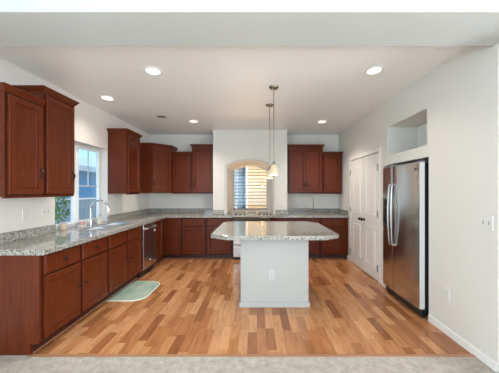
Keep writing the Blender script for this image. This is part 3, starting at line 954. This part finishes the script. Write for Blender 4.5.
# ------------------------------------------------------------------ floor mat
def floor_mat():
    def outline(x0, x1, y0, y1, r):
        pts = [(x0, y0)]
        for cx, cy, a0 in ((x1-r, y0+r, -90), (x1-r, y1-r, 0)):
            for k in range(9):
                a = math.radians(a0+90*k/8)
                pts.append((cx+r*math.cos(a), cy+r*math.sin(a)))
        pts.append((x0, y1))
        return pts
    t = thing('kitchen_mat', 'pale teal kitchen mat with rounded corners below the sink cabinet', 'mat', (-1.70, 3.385, 0))
    p = outline(-0.262, 0.22, -0.335, 0.335, 0.17)
    q = offset_poly(p, [-0.014]*len(p))
    MB().rings([[(x, y, 0.0005) for x, y in q], [(x, y, 0.009) for x, y in q]]).build('pile', M['rug'], t)
    R = []
    for poly, z in ((p, 0.0005), (p, 0.007), (offset_poly(p, [-0.005]*len(p)), 0.010), (offset_poly(p, [-0.0135]*len(p)), 0.009)):
        R.append([(x, y, z) for x, y in poly])
    MB().rings(R, cap0=False, cap1=False).build('binding', M['rug_edge'], t, label='pale bound edge')
floor_mat()

# ------------------------------------------------------------------ pendants and recessed lights
def pendant(loc, zb):
    t = thing('pendant_light', 'x', 'pendant light', (loc[0], loc[1], ZC), 0, 'pendants above the island')
    h = zb-ZC
    MB().lathe([(0.060, 0), (0.060, -0.010), (0.050, -0.022), (0.020, -0.030), (0.008, -0.032)], (0, 0, 0), 20).build('canopy', M['nickel'], t, smooth=True)
    MB().lathe([(0.0055, -0.030), (0.0055, h+0.150)], (0, 0, 0), 10).build('rod', M['nickel'], t, smooth=True)
    MB().lathe([(0.006, h+0.175), (0.018, h+0.165), (0.020, h+0.125), (0.024, h+0.118)], (0, 0, 0), 14).build('socket', M['nickel'], t, smooth=True)
    s = MB().lathe([(0.022, h+0.128), (0.030, h+0.115), (0.046, h+0.075), (0.058, h+0.040), (0.060, h+0.012), (0.055, h), (0.052, h+0.001), (0.056, h+0.014), (0.054, h+0.040), (0.042, h+0.073), (0.020, h+0.120)], (0, 0, 0), 24, cap0=False, cap1=False)
    sh = s.build('shade', M['shade'], t, smooth=True)
    MB().lathe([(0.012, h+0.115), (0.014, h+0.085), (0.026, h+0.055), (0.024, h+0.030), (0.006, h+0.016)], (0, 0, 0), 14).build('bulb', M['bulb'], t, smooth=True)
    return t
p1 = pendant((0.211, 2.95), 1.635)
p1['label'] = 'nearer pendant light, its canopy the higher one in view'
lamp('POINT', 'pendant_glow', (0.211, 2.95, 1.615), (0, 0, 0), 3.0, (1.0, 0.78, 0.5), shadow_soft_size=0.03)
p2 = pendant((0.191, 3.565), 1.625)
p2['label'] = 'farther pendant light hanging behind and slightly left of the other'
lamp('POINT', 'pendant_glow', (0.191, 3.565, 1.605), (0, 0, 0), 3.0, (1.0, 0.78, 0.5), shadow_soft_size=0.03)

def downlight(x, y, label, lens, col, energy):
    t = thing('recessed_light', label, 'ceiling light', (x, y, ZC), 0, 'recessed ceiling lights')
    MB().lathe([(0.100, 0.0), (0.098, -0.006), (0.078, -0.010), (0.070, -0.004), (0.069, -0.0005)], (0, 0, 0), 28, cap0=False, cap1=False).build('trim_ring', M['white_plastic'], t, smooth=True)
    MB().lathe([(0.0685, -0.0005), (0.066, -0.0035), (0.002, -0.0045)], (0, 0, 0), 24).build('lens', M[lens], t, smooth=True)
    lamp('SPOT', 'recessed_lamp', (x, y, ZC-0.02), (0, 0, 0), energy, col, spot_size=math.radians(125), spot_blend=1.0, shadow_soft_size=0.06)
WARM = (1.0, 0.89, 0.76)
downlight(-1.131, 2.556, 'cool white recessed light near the front of the ceiling, left side', 'lens_cool', (0.9, 1.0, 0.97), 62)
downlight(1.268, 2.546, 'warm recessed light near the front of the ceiling, right side', 'lens_warm', WARM, 20)
downlight(-2.10, 3.30, 'warm recessed light close to the left wall above the sink', 'lens_warm', WARM, 26)
downlight(-1.19, 4.41, 'warm recessed light above the back left counter corner', 'lens_warm', WARM, 62)
downlight(1.23, 4.44, 'warm recessed light over the back right counter', 'lens_warm', WARM, 62)

t = thing('ceiling_vent', 'small dark grey vent in the ceiling towards the back left', 'vent', (-1.68, 4.134, ZC))
MB().panel(-0.075, 0.075, -0.05, 0.05, [(0, 0), (0.004, 0.006), (0.015, 0.006), (0.018, 0.003)]).build('frame', M['grey_vent'], t).rotation_euler = (PI/2, 0, 0)
for k in range(5):
    MB().box(-0.055, 0.055, -0.030+k*0.014, -0.024+k*0.014, -0.008, -0.0032).build('louvre', M['dark_slot'], t)

# ------------------------------------------------------------------ outside
struct(MB().box(-30, 30, -20, 30, -0.40, -0.30), 'ground', M['ground'])
def lap_wall(name, mat, parent, x0, x1, y, z0, z1, lap=0.115):
    """lap siding facing -y (local)"""
    s = MB()
    n = int((z1-z0)/lap)
    for k in range(n):
        a = z0+k*lap
        s.rings([[(x, y, a), (x, y-0.022, a), (x, y-0.022, a+0.006), (x, y-0.004, a+lap), (x, y, a+lap)] for x in (x0, x1)])
    s.box(x0, x1, y, y+0.1, z0, z1)
    return s.build(name, mat, parent)
# neighbour seen through the arched window
t = thing('house', 'neighbouring house with tan lap siding outside the arched window', 'house', (-0.39, 8.6, -0.3))
lap_wall('siding_wall', M['siding_tan'], t, 0.06, 4.5, 0, 0, 4.8)
MB().box(-0.02, 0.06, -0.03, 0.10, 0, 4.8).build('corner_board', M['house_trim'], t)
MB().box(0.06, 4.5, 0.10, 3.4, 0, 4.8).build('house_body', M['siding_tan'], t)
r = MB().rings([[(-0.4, -0.5, 4.8), (-0.4, 3.7, 4.8), (-0.4, 1.6, 6.6)], [(4.9, -0.5, 4.8), (4.9, 3.7, 4.8), (4.9, 1.6, 6.6)]]).build('roof', M['roof'], t)
t = thing('house', 'set-back house with grey lap siding at left outside the arched window', 'house', (-0.50, 12.8, -0.3))
lap_wall('siding_wall', M['siding_grey'], t, -4.0, -0.30, 0, 0, 4.6, 0.125)
MB().box(-0.30, -0.10, -0.03, 0.10, 0, 4.6).build('corner_board', M['house_board'], t)
MB().box(-4.0, -0.10, 0.10, 3.0, 0, 4.6).build('house_body', M['siding_grey'], t)
MB().rings([[(-4.3, -0.4, 4.6), (-4.3, 3.4, 4.6), (-4.3, 1.5, 6.0)], [(-0.08, -0.4, 4.6), (-0.08, 3.4, 4.6), (-0.08, 1.5, 6.0)]]).build('roof', M['roof'], t)
# neighbour seen through the kitchen window, to the left
t = thing('house', 'shade-tinted bluish house with a pale roof seen through the kitchen window', 'house', (-6.6, 6.5, -0.3), PI/2)
lap_wall('siding_wall', M['siding_sky_tint'], t, -3.0, 7.0, 0, 0, 2.55, 0.15)
MB().box(-3.0, 7.0, 0.1, 5.0, 0, 2.55).build('house_body', M['siding_sky_tint'], t)
MB().rings([[(x, -0.35, 2.50), (x, -0.35, 2.62), (x, 2.5, 3.45), (x, 5.3, 2.5)] for x in (-3.4, 7.4)]).build('roof', M['roof'], t)
MB().box(-3.4, 7.4, -0.38, -0.352, 2.44, 2.64).build('gutter', M['house_trim'], t)
t = thing('fence', 'shade-tinted bluish board fence outside the kitchen window', 'fence', (-4.6, 3.5, -0.3), PI/2)
f = MB()
for k in range(46):
    f.box(k*0.145, k*0.145+0.135, -0.01, 0.01, 0, 1.50)
f.build('boards', M['fence'], t)
MB().box(0, 6.67, -0.03, 0.03, 1.505, 1.54).build('cap_rail', M['house_trim'], t)
t = thing('shrub', 'green shrub by the fence outside the kitchen window', 'shrub', (-4.15, 4.75, -0.3))
lf = MB()
rnd = random.Random(3)
for k in range(420):
    a = rnd.uniform(0, 2*PI); u = rnd.uniform(-1, 1); rr = 0.36*rnd.uniform(0.5, 1)
    c = Vector((rr*math.sqrt(1-u*u)*math.cos(a), rr*math.sqrt(1-u*u)*math.sin(a), 1.50+0.50*u*rnd.uniform(0.6, 1)))
    d = Vector((rnd.uniform(-1, 1), rnd.uniform(-1, 1), rnd.uniform(-1, 1))).normalized()
    e = d.orthogonal().normalized()
    f_ = d.cross(e)*0.004
    L_, W_ = 0.045, 0.020
    lf.rings([[tuple(c-d*L_-f_), tuple(c+e*W_-f_), tuple(c+d*L_-f_), tuple(c-e*W_-f_)], [tuple(c-d*L_+f_), tuple(c+e*W_+f_), tuple(c+d*L_+f_), tuple(c-e*W_+f_)]])
lf.build('foliage', M['leaf'], t, kind='stuff')
MB().tube([(0, 0, 0), (0.02, 0, 0.6), (0, 0.03, 1.3)], [0.03, 0.025, 0.012], 8).build('trunk', M['bark'], t)
